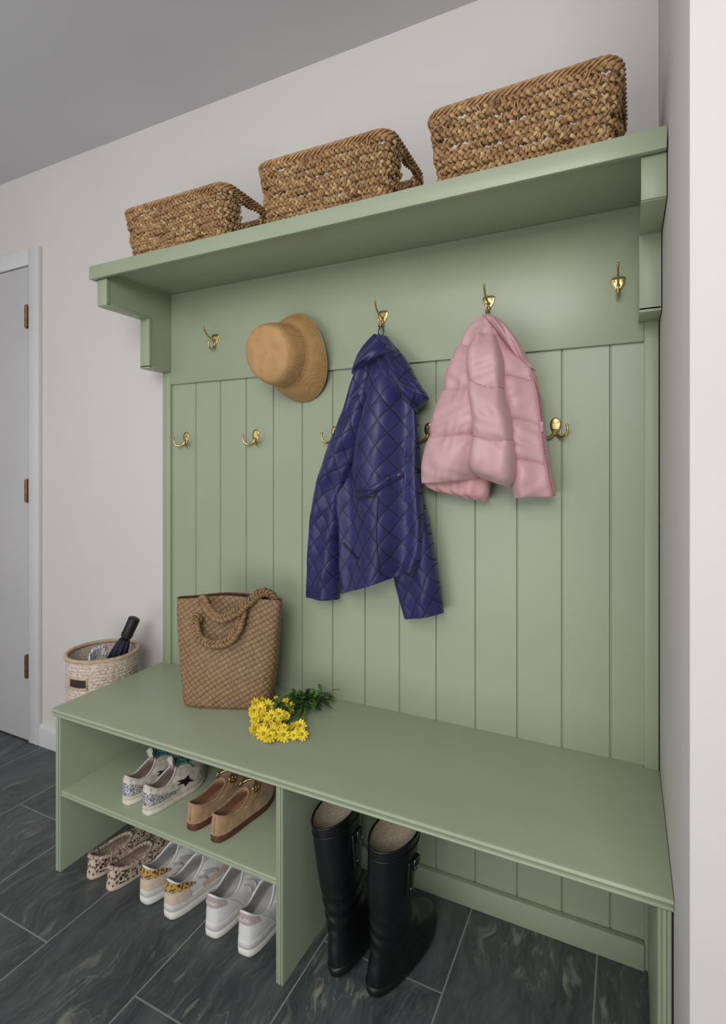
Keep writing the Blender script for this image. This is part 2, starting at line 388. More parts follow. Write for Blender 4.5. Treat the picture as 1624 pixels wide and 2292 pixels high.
# ------------------------------------------------ shelf baskets
def rrect(a,b,r,n):
    cs=[(a-r,b-r,0),(-(a-r),b-r,pi/2),(-(a-r),-(b-r),pi),(a-r,-(b-r),3*pi/2)]
    P=[]
    for cx,cy,a0 in cs:
        for t in np.linspace(0,pi/2,10): P.append((cx+r*math.cos(a0+t),cy+r*math.sin(a0+t)))
    P=np.array(P+[P[0]]); L=np.r_[0,np.cumsum(np.linalg.norm(np.diff(P,axis=0),axis=1))]
    s=np.linspace(0,L[-1],n,endpoint=False)
    x=np.interp(s,L,P[:,0]); y=np.interp(s,L,P[:,1])
    p=np.stack([x,y],-1); t=np.roll(p,-1,0)-np.roll(p,1,0); t/=np.linalg.norm(t,axis=1)[:,None]
    nrm=np.stack([t[:,1],-t[:,0]],-1)
    return p,nrm,s,L[-1]
def shelf_basket(name,label,A0,B0,A1,B1,H,rows=7):
    e=thing(name,label,'basket',group='woven baskets on the shelf')
    m=MB()
    dz=(H-.014)/rows
    for r in range(rows):
        z=.006+dz*(r+.5); k=z/H; a=A0+(A1-A0)*k; b=B0+(B1-B0)*k
        n=640; p,nr,s,L=rrect(a,b,.03,n); per=round(L/.040)
        wob=.0024*np.sin(s*37+r*2)+.0016*np.sin(s*83+r)
        zw=.0018*np.sin(s*29+r*1.7)+.0008*np.sin(s*71+r*3)
        handle=rows-4<=r<=rows-2
        for q in range(3):
            ph=2*pi*per*s/L+q*2*pi/3+r*1.9+.7*np.sin(s*13+r*2.3)
            off=.0052*np.sin(2*ph); up=.0051*np.sin(ph)
            P=np.c_[p+nr*(off+wob)[:,None],z+up+zw]
            rad=.0042*(1+.25*np.sin(s*91+q*2)*np.sin(s*17+r))
            seg=((np.sin(s*11.3+q*2.1+r*4.7)+.6*np.sin(s*31.7+q*5+r))>.75)*1+((np.sin(s*9.1+q*4.4+r*2.9)+.6*np.sin(s*41+q+r*3))>.85)*2
            seg=np.where(seg==3,0,seg)
            def T(idx,closed):
                pp=P[idx]; f0=len(m.f)
                m.tube(pp,rad[idx],7,flat=.6,closed=closed,up=np.tile((0,0,1.),(len(pp),1)))
                rings=len(pp) if closed else len(pp)-1
                for w in range(rings):
                    for g in range(7): m.m[f0+w*7+g]=int(seg[idx[w]])
            if handle:
                keep=~((np.abs(p[:,1])<.042)&(np.abs(p[:,0])>a-.02))
                k2=np.where(keep)[0]; br=np.where(np.diff(k2)>1)[0]
                runs=np.split(k2,br+1)
                if len(runs)>2: runs=[np.r_[runs[-1],runs[0]]]+runs[1:-1]
                for rr in runs: T(rr,False)
            else: T(np.arange(n),True)
    obj_from(m,'woven_side',[SEAG,SEAG2,SEAG3],e)
    m=MB(); NS=44; p0,_,_,_=rrect(A0,B0,.03,NS); p1,_,_,_=rrect(A1,B1,.03,NS)
    for i in range(NS):
        for d in (-.0034,.0034):
            a=np.r_[p0[i]*.99,.004]; b=np.r_[p1[i]*.99,H-.008]
            if abs(p1[i][1])<.038 and abs(p1[i][0])>A1-.02: b=a+(b-a)*.45
            t=np.array([-(p0[i][1]),p0[i][0],0]); t/=np.linalg.norm(t)
            q=np.linspace(a,b,rows*4+1); nn=np.r_[p0[i]/np.linalg.norm(p0[i]),0]
            q=q+nn*(.0080*np.sin(np.linspace(0,rows*pi,len(q))+i*pi))[:,None]
            m.tube(q+t*d,.0022,5)
    obj_from(m,'stakes',REED,e)['kind']='stuff'
    m=MB(); n=560; p,nr,s,L=rrect(A1,B1,.035,n)
    core=np.c_[p,np.full(n,H-.006)]; m.tube(core,.0055,8,closed=True)
    for k in range(6):
        ph=2*pi*14*s/L+k*2*pi/6
        m.tube(np.c_[p+nr*(.0072*np.cos(ph))[:,None],H-.006+.008*np.sin(ph)],.0028,6,closed=True)
    obj_from(m,'rim',REED,e)
    m=MB(); m.box(-A0+.006,A0-.006,-B0+.006,B0-.006,.0008,.008,.002); obj_from(m,'base',SEAG,e)
    return e
SZ=1.8036
b1=shelf_basket('storage_basket','low braided seagrass basket with cut-out end handles',.180,.098,.2,.115,.152,8)
b1.location=(-1.185,-.155,SZ)
b2=dup(b1,(-.685,-.155,SZ),(0,0,.02),(.95,1.05,1.06),'braided seagrass basket with wicker rim and end handle')
b3=dup(b1,(-.203,-.155,SZ),(0,0,-.02),(.98,1.08,1.07),'tall braided seagrass basket beside the alcove wall')

# ------------------------------------------------ hat
hp=site(664,800,-.03)
hat=thing('sun_hat','natural woven straw bucket hat hung on green panelling','hat',(hp[0],-.018,hp[2]),rot=(math.radians(5),math.radians(-12),math.radians(-8)))
prf=[(.126,0),(.1268,.003),(.1250,.010),(.1205,.024),(.114,.041),(.107,.055),(.101,.065),(.0975,.073),(.0960,.083),(.0945,.103),(.0915,.124),(.086,.138),(.077,.148),(.060,.1535),(.040,.156),(.020,.157),(.0,.157)]
q=cr(prf,110); a=np.linspace(0,2*pi,120,endpoint=False)
bk=np.clip((q[:,0]-.094)/.034,0,1)
def hatgrid(dr):
    rr=(q[:,0]+dr)[:,None]; t=q[:,1][:,None]+dr
    B_=bk[:,None]; cr_=1-B_
    X=rr*np.cos(a)*(1-.13*B_-.04*cr_)*(1+.03*cr_*np.sin(a)); Z=rr*np.sin(a)*(1+.08*B_-.04*cr_)
    Y=-(t+.014*B_**1.5*(np.cos(a*2-.6)*.7+.3)-.006*np.exp(-((rr/.045)**2))*(t>.145)*(1+.4*np.cos(a-1))+.012*cr_*np.sin(a)*rr/.09*(t>.08))
    return np.stack([X,Y,Z],-1)
m=MB(); G1=hatgrid(0); m.grid(G1,closeu=True); m.grid(hatgrid(-.0025),closeu=True)
obj_from(m,'hat_body',STRAW,hat)
m=MB(); m.tube(G1[1],.0020,6,closed=True); obj_from(m,'brim_binding',STRAW,hat)

# ------------------------------------------------ garments
def drape(rows,T,yb,n=170,m=170,disp=None,edge=None,pw=.75,line=None):
    R=cr(rows,n); T=np.maximum(cr(T,n),.006); a=np.linspace(0,2*pi,m,endpoint=False)
    a=a+.22*np.sin(2*a)
    ca,sa=np.cos(a),np.sin(a)
    yb=cr(yb,n) if hasattr(yb,'__len__') else np.full(n,yb)
    P=np.zeros((n,m,3)); M=np.zeros((n,m),int); zl=0; prev=None
    for i in range(n):
        ym=yb[i]-T[i]/2; A=site(R[i,0],R[i,1],ym); B=site(R[i,2],R[i,3],ym); C=(A+B)/2; Hh=(B-A)/2
        if prev is not None: zl+=np.linalg.norm(C-prev)
        prev=C; t=i/(n-1); ew=1+(edge(t) if edge else 0)
        hw=np.linalg.norm(Hh)
        X=C[None,:]+Hh[None,:]*ca[:,None]*ew
        y=-(T[i]/2)*np.sign(sa)*np.abs(sa)**pw
        if disp is not None:
            w=np.where(sa>0,np.abs(sa)**.5,0); dd=disp(ca,t,ca*hw,zl)
            y=y-w*dd
        if line is not None: M[i]=line(ca,t,ca*hw,zl)
        X[:,1]+=y; P[i]=X
    P[:,:,1]=np.minimum(P[:,:,1],-.0135)
    drape.M=M
    return P
def dgrid(m,P): m.grid(P,closeu=True,cap0=True,cap1=True,mi=drape.M)
def bvh_of(*objs):
    V=[];Fs=[];o=0
    for ob in objs:
        mw=Matrix.Translation(ob.parent.location)
        for v in ob.data.vertices: V.append(mw@v.co)
        for p in ob.data.polygons: Fs.append(tuple(i+o for i in p.vertices))
        o=len(V)
    return BVHTree.FromPolygons(V,Fs)
def hit(b,u,v,off=.003,dflt=-.1):
    d=Vector(ray(u,v)).normalized(); r=b.ray_cast(Vector(CAM),d)
    if r[0] is None: return site(u,v,dflt)
    return np.array(r[0]-d*off)
def strip(mb,b,path,hw,off=.003,n=24,mi=0,dflt=-.1):
    p=cr(path,n); t=np.gradient(p,axis=0); t/=np.linalg.norm(t,axis=1)[:,None]; nn=np.c_[-t[:,1],t[:,0]]
    rows=[]
    for i in range(n):
        rows.append([hit(b,*(p[i]+nn[i]*k*hw),off*o,dflt) for k,o in ((-1.05,.1),(-1,1),(0,1.3),(1,1),(1.05,.1))])
    G=np.array(rows)
    for _ in range(3): G[1:-1]=(G[:-2]+2*G[1:-1]+G[2:])/4
    mb.grid(G,mi=mi)
QC,QD=.050,.068
def qab(x,z,c,d):
    return np.abs(np.sin(pi*(x/c+z/d))),np.abs(np.sin(pi*(x/c-z/d)))
def quilt(x,z,c=QC,d=QD,h=.0030):
    A,B=qab(x,z,c,d); return h*(A*B+1e-6)**.38
def qline(x,z,c=QC,d=QD,w=.11):
    A,B=qab(x,z,c,d); return (np.minimum(A,B)<w)*1  # stitch lines, with the groove's shade put into their darker colour
# navy jacket
jo=site(855,760,-.03); jo[1]=-.03
jk=thing('quilted_jacket','navy diamond-quilted hooded jacket hung from a brass hook','jacket',tuple(jo))
def wx(x,z): return x+.004*np.sin(z*14)
def msk(s,t): return (s<-.15-.2*np.sin(t*6))&(t>.30)&(t<.54)
def nd(s,t,x,z):
    f=.022*np.sin(s*5.2+1.5*t+.4)*np.clip(t*3,0,1)+.005*np.sin(s*9+4*t+2)*np.clip(t*3,0,1)+.003*np.sin(s*3-9*t)
    rib=.0012*np.abs(np.sin(pi*z/.010))**.6
    hem=.003 if t>.975 else 0
    return f+np.where(msk(s,t),rib,quilt(wx(x,z),z))+hem
def nl(s,t,x,z): return np.where(msk(s,t),0,qline(wx(x,z),z))
body=[(838,762,864,762),(812,800,890,795),(794,850,914,842),(776,915,930,905),(756,985,936,980),(752,1050,937,1050),(757,1120,942,1110),(764,1200,950,1180),(764,1270,948,1235),(770,1326,936,1274)]
m=MB(); dgrid(m,drape(body,[.03,.055,.075,.09,.10,.10,.10,.10,.105,.11],-.02,420,540,nd,line=nl))
jb=obj_from(m,'jacket_body',[NAVY,NAVYD],jk,off=jo)
def sd(s,t,x,z): return quilt(x,z,.044,.060)+.006*np.sin(s*4+7*t)+.002*np.sin(z*60+s*3)
def sl(s,t,x,z): return qline(x,z,.044,.060,.12)
m=MB(); dgrid(m,drape([(788,880,836,890),(757,950,806,990),(733,1010,786,1050),(712,1080,767,1110),(699,1160,764,1180),(692,1250,760,1262),(688,1334,758,1341)],[.05,.07,.075,.07,.07,.065,.06],[-.046,-.052,-.05,-.04,-.028,-.022,-.02],320,260,sd,line=sl))
obj_from(m,'sleeve',[NAVY,NAVYD],jk,off=jo)
m=MB(); dgrid(m,drape([(880,900,930,900),(895,1000,936,990),(895,1100,942,1090),(885,1190,959,1170),(882,1270,974,1250),(893,1330,984,1315),(907,1383,992,1371)],[.05,.06,.065,.07,.07,.065,.06],-.018,320,260,sd,line=sl))
obj_from(m,'sleeve',[NAVY,NAVYD],jk,off=jo)
m=MB()
dgrid(m,drape([(840,750,862,752),(842,785,905,800),(850,825,932,850),(872,862,952,880),(903,895,957,893),(922,922,944,908)],[.035,.06,.075,.075,.06,.03],[-.022,-.028,-.035,-.04,-.04,-.04],240,240,lambda s,t,x,z:.009*np.sin(s*5+3*t)+quilt(x,z,.044,.060),line=sl))
obj_from(m,'hood',[NAVY,NAVYD],jk,off=jo)
m=MB()
dgrid(m,drape([(838,750,866,753),(822,768,884,778),(804,795,889,790),(792,826,872,796),(790,838,840,812)],[.035,.062,.082,.088,.07],[-.02,-.022,-.024,-.026,-.03],90,100,lambda s,t,x,z:.004*np.sin(s*6+5*t)))
obj_from(m,'collar',NAVY,jk,off=jo)
m=MB(); a=np.linspace(0,2*pi,24,endpoint=False); c0=site(851,742,-.040)
m.tube(np.stack([c0[0]+.008*np.cos(a),np.full(24,-.036)+.003*np.sin(a),c0[2]+.016*np.sin(a)],-1),.0015,6,closed=True)
obj_from(m,'hanging_loop',NAVYD,jk,off=jo)
bv=bvh_of(jb)
m=MB(); strip(m,bv,[(800,1108),(830,1098),(862,1080),(880,1068),(900,1060)],9,.005); obj_from(m,'belt_strap',NAVY,jk,off=jo)
bc=[hit(bv,u,v,.010) for u,v in ((801,1099),(836,1097),(838,1112),(803,1115))]
yy=min(p[1] for p in bc)
bc=[np.array([p[0],yy,p[2]]) for p in bc]
pp=[]
for i in range(4):
    for k in range(5): pp.append(bc[i]*(1-k/5)+bc[(i+1)%4]*k/5)
m=MB(); m.tube(pp,.0018,6,closed=True); obj_from(m,'buckle',BLACK,jk,off=jo)
for u,v,r,mt in ((866,1071,.007,BLACK),(891,1063,.004,ABRASS)):
    p=hit(bv,u,v,.006); m=MB(); m.ball(p,r,sc=(1,.4,1)); obj_from(m,'snap_button',mt,jk,off=jo)
m=MB(); strip(m,bv,[(768,1215),(782,1232),(803,1252)],2.5,.002); obj_from(m,'zip_pocket',NAVYD,jk,off=jo)
m=MB(); strip(m,bv,[(846,1110),(842,1200),(850,1290)],1.6,.0015); obj_from(m,'seam_piping',NAVYD,jk,off=jo)

# pink jacket
po=site(1090,712,-.03); po[1]=-.03
pk=thing('puffer_jacket','pale pink quilted puffer jacket hung from a brass hook','jacket',tuple(po))
def puff(ts,amp=.020):
    ts=np.array(ts)
    def f(t):
        i=np.searchsorted(ts,t)-1; i=min(max(i,0),len(ts)-2); k=(t-ts[i])/(ts[i+1]-ts[i]); k=min(max(k,0),1)
        return amp*abs(math.sin(pi*k))**.5
    f.amp=amp
    return f
def tws(s,t,ph,tw): return t+tw*np.sin(s*2.2+ph)
def pd(pf,ph,tw=.012):
    def f(s,t,x,z):
        k=np.array([pf(q) for q in tws(s,t,ph,tw)])
        near=np.clip(1-k/pf.amp,0,1)**.9
        wr=.0018*np.sin(x*95+9*np.sin(z*22+ph)+ph)*np.sin(z*31+x*17+ph*2)
        return k+.0034*np.sin(x/.0068+ph+3*np.sin(x*40+ph))*near+.007*np.sin(s*3.6+ph+1.2*t)+wr
    return f
def pl(pf,ph,tw=.012):
    return lambda s,t,x,z: np.array([(pf(q)<pf.amp*.16 and .05<q<.99) for q in tws(s,t,ph,tw)])*1
pa=puff([-.15,.22,.47,.72,1.01],.022)
m=MB(); dgrid(m,drape([(1074,714,1112,712),(1040,752,1130,768),(1012,812,1125,830),(990,880,1118,895),(968,950,1108,962),(953,1018,1092,1018),(944,1082,1076,1072)],[.03,.06,.08,.09,.10,.10,.085],-.018,300,220,pd(pa,0),lambda t:pa(t)*4.5-.075,line=pl(pa,0)))
pb=obj_from(m,'back_panel',[PINK,PINKS],pk,off=po)
pf=puff([-.1,.37,.59,.80,1.01],.017)
m=MB(); dgrid(m,drape([(1088,716,1118,714),(1095,770,1162,786),(1108,835,1196,838),(1120,905,1210,905),(1132,980,1221,982),(1142,1045,1232,1050),(1150,1114,1243,1110)],[.03,.055,.07,.075,.08,.08,.075],-.018,300,200,pd(pf,2),lambda t:pf(t)*2-.02,line=pl(pf,2)))
pc=obj_from(m,'front_panel',[PINK,PINKS],pk,off=po)
ps=puff([-.15,.31,.60,1.01],.022)
m=MB(); dgrid(m,drape([(1068,754,1112,754),(1050,800,1126,806),(1052,870,1130,880),(1064,940,1145,945),(1058,1005,1153,1010),(1060,1045,1152,1066),(1070,1064,1144,1090)],[.05,.085,.095,.10,.10,.09,.07],[-.052,-.056,-.060,-.062,-.062,-.060,-.055],300,200,pd(ps,4),lambda t:ps(t)*4-.05,line=pl(ps,4)))
pd_=obj_from(m,'sleeve',[PINK,PINKS],pk,off=po)
m=MB(); dgrid(m,drape([(1080,708,1102,706),(1088,712,1128,722),(1108,735,1152,752),(1132,768,1172,784),(1154,797,1182,808),(1170,816,1199,830)],[.035,.06,.065,.06,.05,.03],[-.03,-.045,-.055,-.05,-.045,-.04],120,90,lambda s,t,x,z:.004*np.sin(s*6+8*t)))
obj_from(m,'collar',PINK,pk,off=po)
bv=bvh_of(pb,pc,pd_)
m=MB(); dgrid(m,drape([(956,1030,1100,1030),(948,1078,1098,1080),(968,1096,1094,1108),(1010,1108,1092,1122)],[.05,.06,.06,.04],-.018,60,90,lambda s,t,x,z:.003*np.sin(s*14+t*3)))
obj_from(m,'lining',PINKL,pk,off=po)
m=MB(); strip(m,bv,[(1188,838),(1200,870),(1208,920),(1214,990),(1226,1060),(1238,1108)],4,.004,n=60)
for u,v in cr([(1192,838),(1204,870),(1212,920),(1218,990),(1230,1060),(1240,1106)],70):
    p=hit(bv,u,v,.005); m.ball(p,.0022,n=4)
obj_from(m,'zipper',PINKZ,pk,off=po)['kind']='stuff'
p=hit(bv,1211,955,.008); m=MB(); m.box(p[0]-.005,p[0]+.005,p[1]-.003,p[1]+.002,p[2]-.013,p[2]+.013,.002); obj_from(m,'zipper_pull',PINKZ,pk,off=po)

# ------------------------------------------------ tote
tote=thing('tote_bag','tan woven leather tote with braided handles on bench','handbag',(-1.063,-.160,HB+.0005),(0,0,math.radians(22)))
def ringshape(a,b,ex,n):
    t=np.linspace(0,2*pi,800); x=a*np.sign(np.cos(t))*np.abs(np.cos(t))**ex; y=b*np.sign(np.sin(t))*np.abs(np.sin(t))**ex
    L=np.r_[0,np.cumsum(np.hypot(np.diff(x),np.diff(y)))]; s=np.linspace(0,L[-1],n,endpoint=False)
    p=np.stack([np.interp(s,L,x),np.interp(s,L,y)],-1); tg=np.roll(p,-1,0)-np.roll(p,1,0); tg/=np.linalg.norm(tg,axis=1)[:,None]+1e-9
    return p,np.stack([tg[:,1],-tg[:,0]],-1),s/L[-1]
TH_=.315; nz=270; ns=640; PER=.66
P=np.zeros((nz,ns,3)); Pi=np.zeros((nz,ns,3)); TM=np.zeros((nz,ns),int)
for i in range(nz):
    k=i/(nz-1); z=TH_*k
    a=np.interp(k,[0,.03,.4,.8,1],[.120,.128,.142,.152,.156]); b=np.interp(k,[0,.03,.3,.7,1],[.050,.056,.056,.038,.020])
    p,nr,s=ringshape(a,b,.45,ns)
    S=s*PER+.003*np.sin(z*26); Z=z+.003*np.sin(s*PER*22)
    A_=(S*.80+.60*Z)/.0130; B_=(Z*.80-.50*S)/.0125
    I=np.floor(A_); J=np.floor(B_); fa=A_-I-.5; fb=B_-J-.5
    ev=((I+J)%2==0); ca_=np.maximum(np.cos(pi*fa),0); cb_=np.maximum(np.cos(pi*fb),0)
    h=np.where(ev,cb_**.35*(.40+.60*ca_**.5),ca_**.35*(.25+.60*cb_**.5))
    gap=np.where(ev,np.abs(fb)>.43,np.abs(fa)>.43)  # strip edges get the darker colour, painting in shade between the strips
    TM[i]=gap*1
    wob=.005*np.sin(p[:,0]*22+k*5)*np.sin(k*pi)
    zz=z+k*.006*np.cos(p[:,0]*20)
    wv=(wob*np.abs(nr[:,1]))[:,None]
    P[i]=np.c_[p+nr*((h*.0036)[:,None]+wv),zz]; Pi[i]=np.c_[p+nr*(wv-.005),zz]
m=MB(); m.grid(P,closeu=True,cap0=True,mi=TM); obj_from(m,'bag_body',[TAN,TANG],tote)
m=MB(); m.grid(Pi[4::3],closeu=True,cap0=True); obj_from(m,'bag_lining',TANG,tote)
def braid(mb,path,R,per,rs,n=220):
    p=cr(path,n); t=np.gradient(p,axis=0); L=np.r_[0,np.cumsum(np.linalg.norm(np.diff(p,axis=0),axis=1))]; t/=np.linalg.norm(t,axis=1)[:,None]
    N=np.cross(t,(0,1,0)); N/=np.linalg.norm(N,axis=1)[:,None]+1e-9; B=np.cross(t,N)
    for q in range(4):
        ph=2*pi*L/per+q*2*pi/4
        mb.tube(p+N*(R*np.sin(ph))[:,None]+B*(R*.40*np.sin(2*ph))[:,None],rs,8,flat=.6)
m=MB(); braid(m,[(-.075,-.050,.250),(-.080,-.058,.266),(-.080,-.064,.254),(-.070,-.071,.220),(-.045,-.073,.200),(-.010,-.071,.195),(.025,-.069,.208),(.045,-.061,.240),(.052,-.049,.275),(.050,-.034,.300)],.0095,.040,.0068)
obj_from(m,'handle',TANR,tote)
m=MB(); braid(m,[(-.070,-.020,.296),(-.065,-.044,.312),(-.040,-.070,.294),(-.005,-.082,.272),(.035,-.068,.282),(.070,-.040,.308),(.095,-.010,.326),(.118,.006,.324),(.130,.012,.306),(.130,.012,.290)],.0095,.040,.0068)
obj_from(m,'handle',TANR,tote)
m=MB(); m.ball((.045,.0,.302),.020,sc=(1.3,.45,.8),n=12); obj_from(m,'folded_cloth',NAVYD,tote)

# ------------------------------------------------ umbrella basket
UB=(-1.624,-.155,0)
ub=thing('umbrella_basket','pale woven rattan basket with slot handle on the floor','basket',UB)
R0,R1,HBK=.098,.1125,.545; nz=250; ns=320; P=np.zeros((nz,ns,3)); a=np.linspace(0,2*pi,ns,endpoint=False)
zarr=np.linspace(0,HBK-.012,nz)
for i,z in enumerate(zarr):
    k=z/HBK; r=np.interp(k,[0,.05,1],[R0-.008,R0,R1])
    row=math.floor(z/.0105); h=abs(math.sin(pi*z/.0105))**.6
    w=np.abs(np.sin(a*26+(row%2)*pi/2))**.7
    rr=r+.0028*h*(.35+.65*w); P[i]=np.stack([rr*np.cos(a),rr*np.sin(a),np.full(ns,z)],-1)
ang=np.degrees(np.arctan2(np.sin(a),np.cos(a)))
m=MB(); m.grid(P,closeu=True,cap0=True,keep=lambda i,j: not(.452<zarr[i]<.480 and (abs(ang[j]+80)<17 or abs(ang[j]-100)<17)))
obj_from(m,'woven_side',BSKT,ub)
m=MB()
ai=P[::5].copy(); ai[:,:,:2]*=.965; m.grid(ai,closeu=True,keep=lambda i,j: not(.445<zarr[min(i*5,nz-1)]<.484 and (abs(ang[j]+80)<19 or abs(ang[j]-100)<19))); obj_from(m,'inner_side',BSKT,ub)
m=MB()
for k in range(5):
    ph=a*26+k*2*pi/5; m.tube(np.stack([(R1+.0045*np.cos(ph))*np.cos(a),(R1+.0045*np.cos(ph))*np.sin(a),HBK-.007+.0045*np.sin(ph)],-1),.0022,6,closed=True)
m.tube(np.stack([R1*np.cos(a),R1*np.sin(a),np.full(ns,HBK-.007)],-1),.0035,6,closed=True)
obj_from(m,'rim',RATTAN,ub)
aa=np.radians(np.linspace(-80-18,-80+18,20)); rr=R1+.000
m=MB()
for z in (.482,.450): m.tube(np.stack([rr*np.cos(aa),rr*np.sin(aa),np.full(20,z)],-1),.0032,6)
for q in (aa[0],aa[-1]): m.tube([(rr*math.cos(q),rr*math.sin(q),.448),(rr*math.cos(q),rr*math.sin(q),.484)],.0032,6)
obj_from(m,'handle_edge',RATTAN,ub)
# umbrella
um=thing('umbrella','folded navy umbrella with chunky black handle in basket','umbrella',UB)
um.location=(UB[0],UB[1],.02)
tp=site(302,1382,-.11)-np.array(um.location); bt=site(280,1430,-.13)-np.array(um.location); dv=(tp-bt)/np.linalg.norm(tp-bt)
m=MB(); m.tube([bt-dv*.0,bt+dv*.006,bt+dv*.01,tp-dv*.008,tp-dv*.003,tp],[.012,.017,.0185,.0195,.018,.012],20)
for k in (.2,.9): m.tube([bt+(tp-bt)*k,bt+(tp-bt)*(k+.02)],[.0202,.0202],20)
obj_from(m,'handle',BLACK,um)
end=bt-dv*.33; end[0]=max(end[0],-.03); end[1]=max(min(end[1],.05),-.05)
pth=np.linspace(bt,end,30); a8=np.linspace(0,2*pi,48,endpoint=False)
dvec=(end-bt)/np.linalg.norm(end-bt); N=np.cross(dvec,(0,1,0)); N/=np.linalg.norm(N); B=np.cross(dvec,N)
rad=np.interp(np.linspace(0,1,30),[0,.06,.2,.7,1],[.014,.020,.026,.024,.012])
G=np.stack([pth[i]+(N[None]*np.cos(a8)[:,None]+B[None]*np.sin(a8)[:,None])*(rad[i]*(1+.16*np.cos(8*a8+i*.12)))[:,None] for i in range(30)])
m=MB(); m.grid(G,closeu=True,cap0=True,cap1=True); obj_from(m,'canopy',NAVYD,um)
wb=thing('nylon_pouch','crumpled white nylon pouch tucked inside the basket','pouch',(UB[0],UB[1],.49))
pts=[(196,1474),(206,1462),(218,1456),(230,1452),(240,1456)]
tpv=cr([siteZ(u,v,.553)-np.array(wb.location) for u,v in pts],40)
tpv[:,0]*=.86;tpv[:,1]*=.86
G=[]
for k in np.linspace(0,1,10):
    q=tpv*(1-.02*k); q[:,2]=tpv[:,2]+.008-.03*k+.005*np.sin(np.arange(40)*.9+k*8)
    q[:,:2]+=.003*np.sin(np.arange(40)*1.1+k*5)[:,None]; G.append(q)
G=np.array(G); G2=G.copy(); G2[:,:,0]+=.003; G2[:,:,1]-=.006
m=MB(); m.grid(np.concatenate([G[::-1],G2])); obj_from(m,'pouch_body',PAPER,wb)

# ------------------------------------------------ flowers
fo=np.array([-.86,-.16,HB])
fl=thing('flower_bouquet','bunch of yellow daisies with dark green stems on bench','flowers',tuple(fo))
def head(seed):
    rr_=random.Random(seed); m=MB()
    for lay,(n,r,tl) in enumerate(((12,.0205,.12),(9,.0155,.45))):
        for i in range(n):
            an=2*pi*i/n+lay*.3+rr_.uniform(-.1,.1); w=.0033; c,s=math.cos(an),math.sin(an); rowsP=[]; rl=r*rr_.uniform(.82,1.08); tt=tl+rr_.uniform(-.2,.2)
            for k,ww in ((.2,.4),(.45,.8),(.72,1.0),(.92,.8),(1,.25)):
                rr=rl*k; zz=math.sin(tt)*rr*.8+lay*.0012-.0020*k*k
                rowsP.append([(rr*c-s*w*ww*t,rr*s+c*w*ww*t,zz+.0006*(1-abs(t))) for t in (-1,0,1)])
            m.grid(np.array(rowsP),mi=0)
    m.ball((0,0,.002),.0056,mi=1,sc=(1,1,.6)); return m
hms=[obj_from(head(i),'flower_head',[YEL,YELC],fl) for i in range(3)]
cand=[]; tries=0
while len(cand)<28 and tries<9000:
    tries+=1; u=random.uniform(564,676); v=random.uniform(1568,1650)
    if ((u-606)/48)**2+((v-1602)/44)**2>1 and not (u>600 and v>1615 and v<1650): continue
    if u>650 and v<1605: continue
    if all((u-a)**2+(v-b)**2>16**2 for a,b in cand): cand.append((u,v))
stems=MB()
tie=np.array([-.833,-.090,HB+.014])
for ci,(u,v) in enumerate(cand):
    zc=HB+.012+max(0,(1650-v))/95*.036*random.uniform(.4,1)
    p=siteZ(u,v,zc); p[1]=min(p[1],-.03)
    nrm=Vector((CAM-p)/np.linalg.norm(CAM-p)*.6+np.array([random.uniform(-.9,.7),random.uniform(-.8,.4),random.uniform(-.1,.9)])).normalized()
    if ci<3: o=hms[ci]
    else: o=bpy.data.objects.new('flower_head',hms[ci%3].data); COL.objects.link(o); o.parent=fl
    o.location=p-fo; o.rotation_mode='QUATERNION'; o.rotation_quaternion=nrm.to_track_quat('Z','Y')
    sc=random.uniform(.62,1.0); o.scale=(sc,)*3
    mid=(p+tie)/2+np.array([random.uniform(-.01,.01),0,.0]); e=tie+np.array([random.uniform(-.012,.035),random.uniform(.03,.055),random.uniform(-.008,.012)])
    pb_=np.array(nrm)*.002
    c=cr([p-pb_,p-np.array(nrm)*.010,mid,tie+np.array([random.uniform(-.015,.015),random.uniform(-.01,.01),random.uniform(-.008,.010)]),e],18); c[:,2]=np.maximum(c[:,2],HB+.003)
    stems.tube(c,.0017,5)
obj_from(stems,'stems',STEM,fl,off=fo)['kind']='stuff'
lv=MB()
for i in range(230):
    k=random.random()**.8
    base=np.array([-.89,-.195,HB+.016])*(1-k)+np.array([-.812,-.055,HB+.022])*k+np.array([random.uniform(-.033,.033),random.uniform(-.025,.025),random.uniform(-.010,.020)])
    if base[1]>-.04: base[1]=-.045
    d=np.array([random.uniform(-.4,1),random.uniform(-.3,.9),random.uniform(-.3,.45)]); d/=np.linalg.norm(d)
    sd_=np.cross(d,(random.uniform(-.3,.3),.2,1)); sd_/=np.linalg.norm(sd_); Ln=random.uniform(.018,.034)
    R=[]
    for t,w in ((0,.05),(.2,.5),(.32,.34),(.5,.85),(.62,.5),(.8,.55),(1,.05)):
        c=base+d*Ln*t+np.array([0,0,-.004*t*t]); R.append([c-sd_*w*.010,c+np.array([0,0,-.0008]),c+sd_*w*.010])
    R=np.array(R); R[:,:,2]=np.maximum(R[:,:,2],HB+.0015); R[:,:,1]=np.minimum(R[:,:,1],-.022); lv.grid(R)
obj_from(lv,'leaves',LEAF,fl,off=fo)['kind']='stuff'

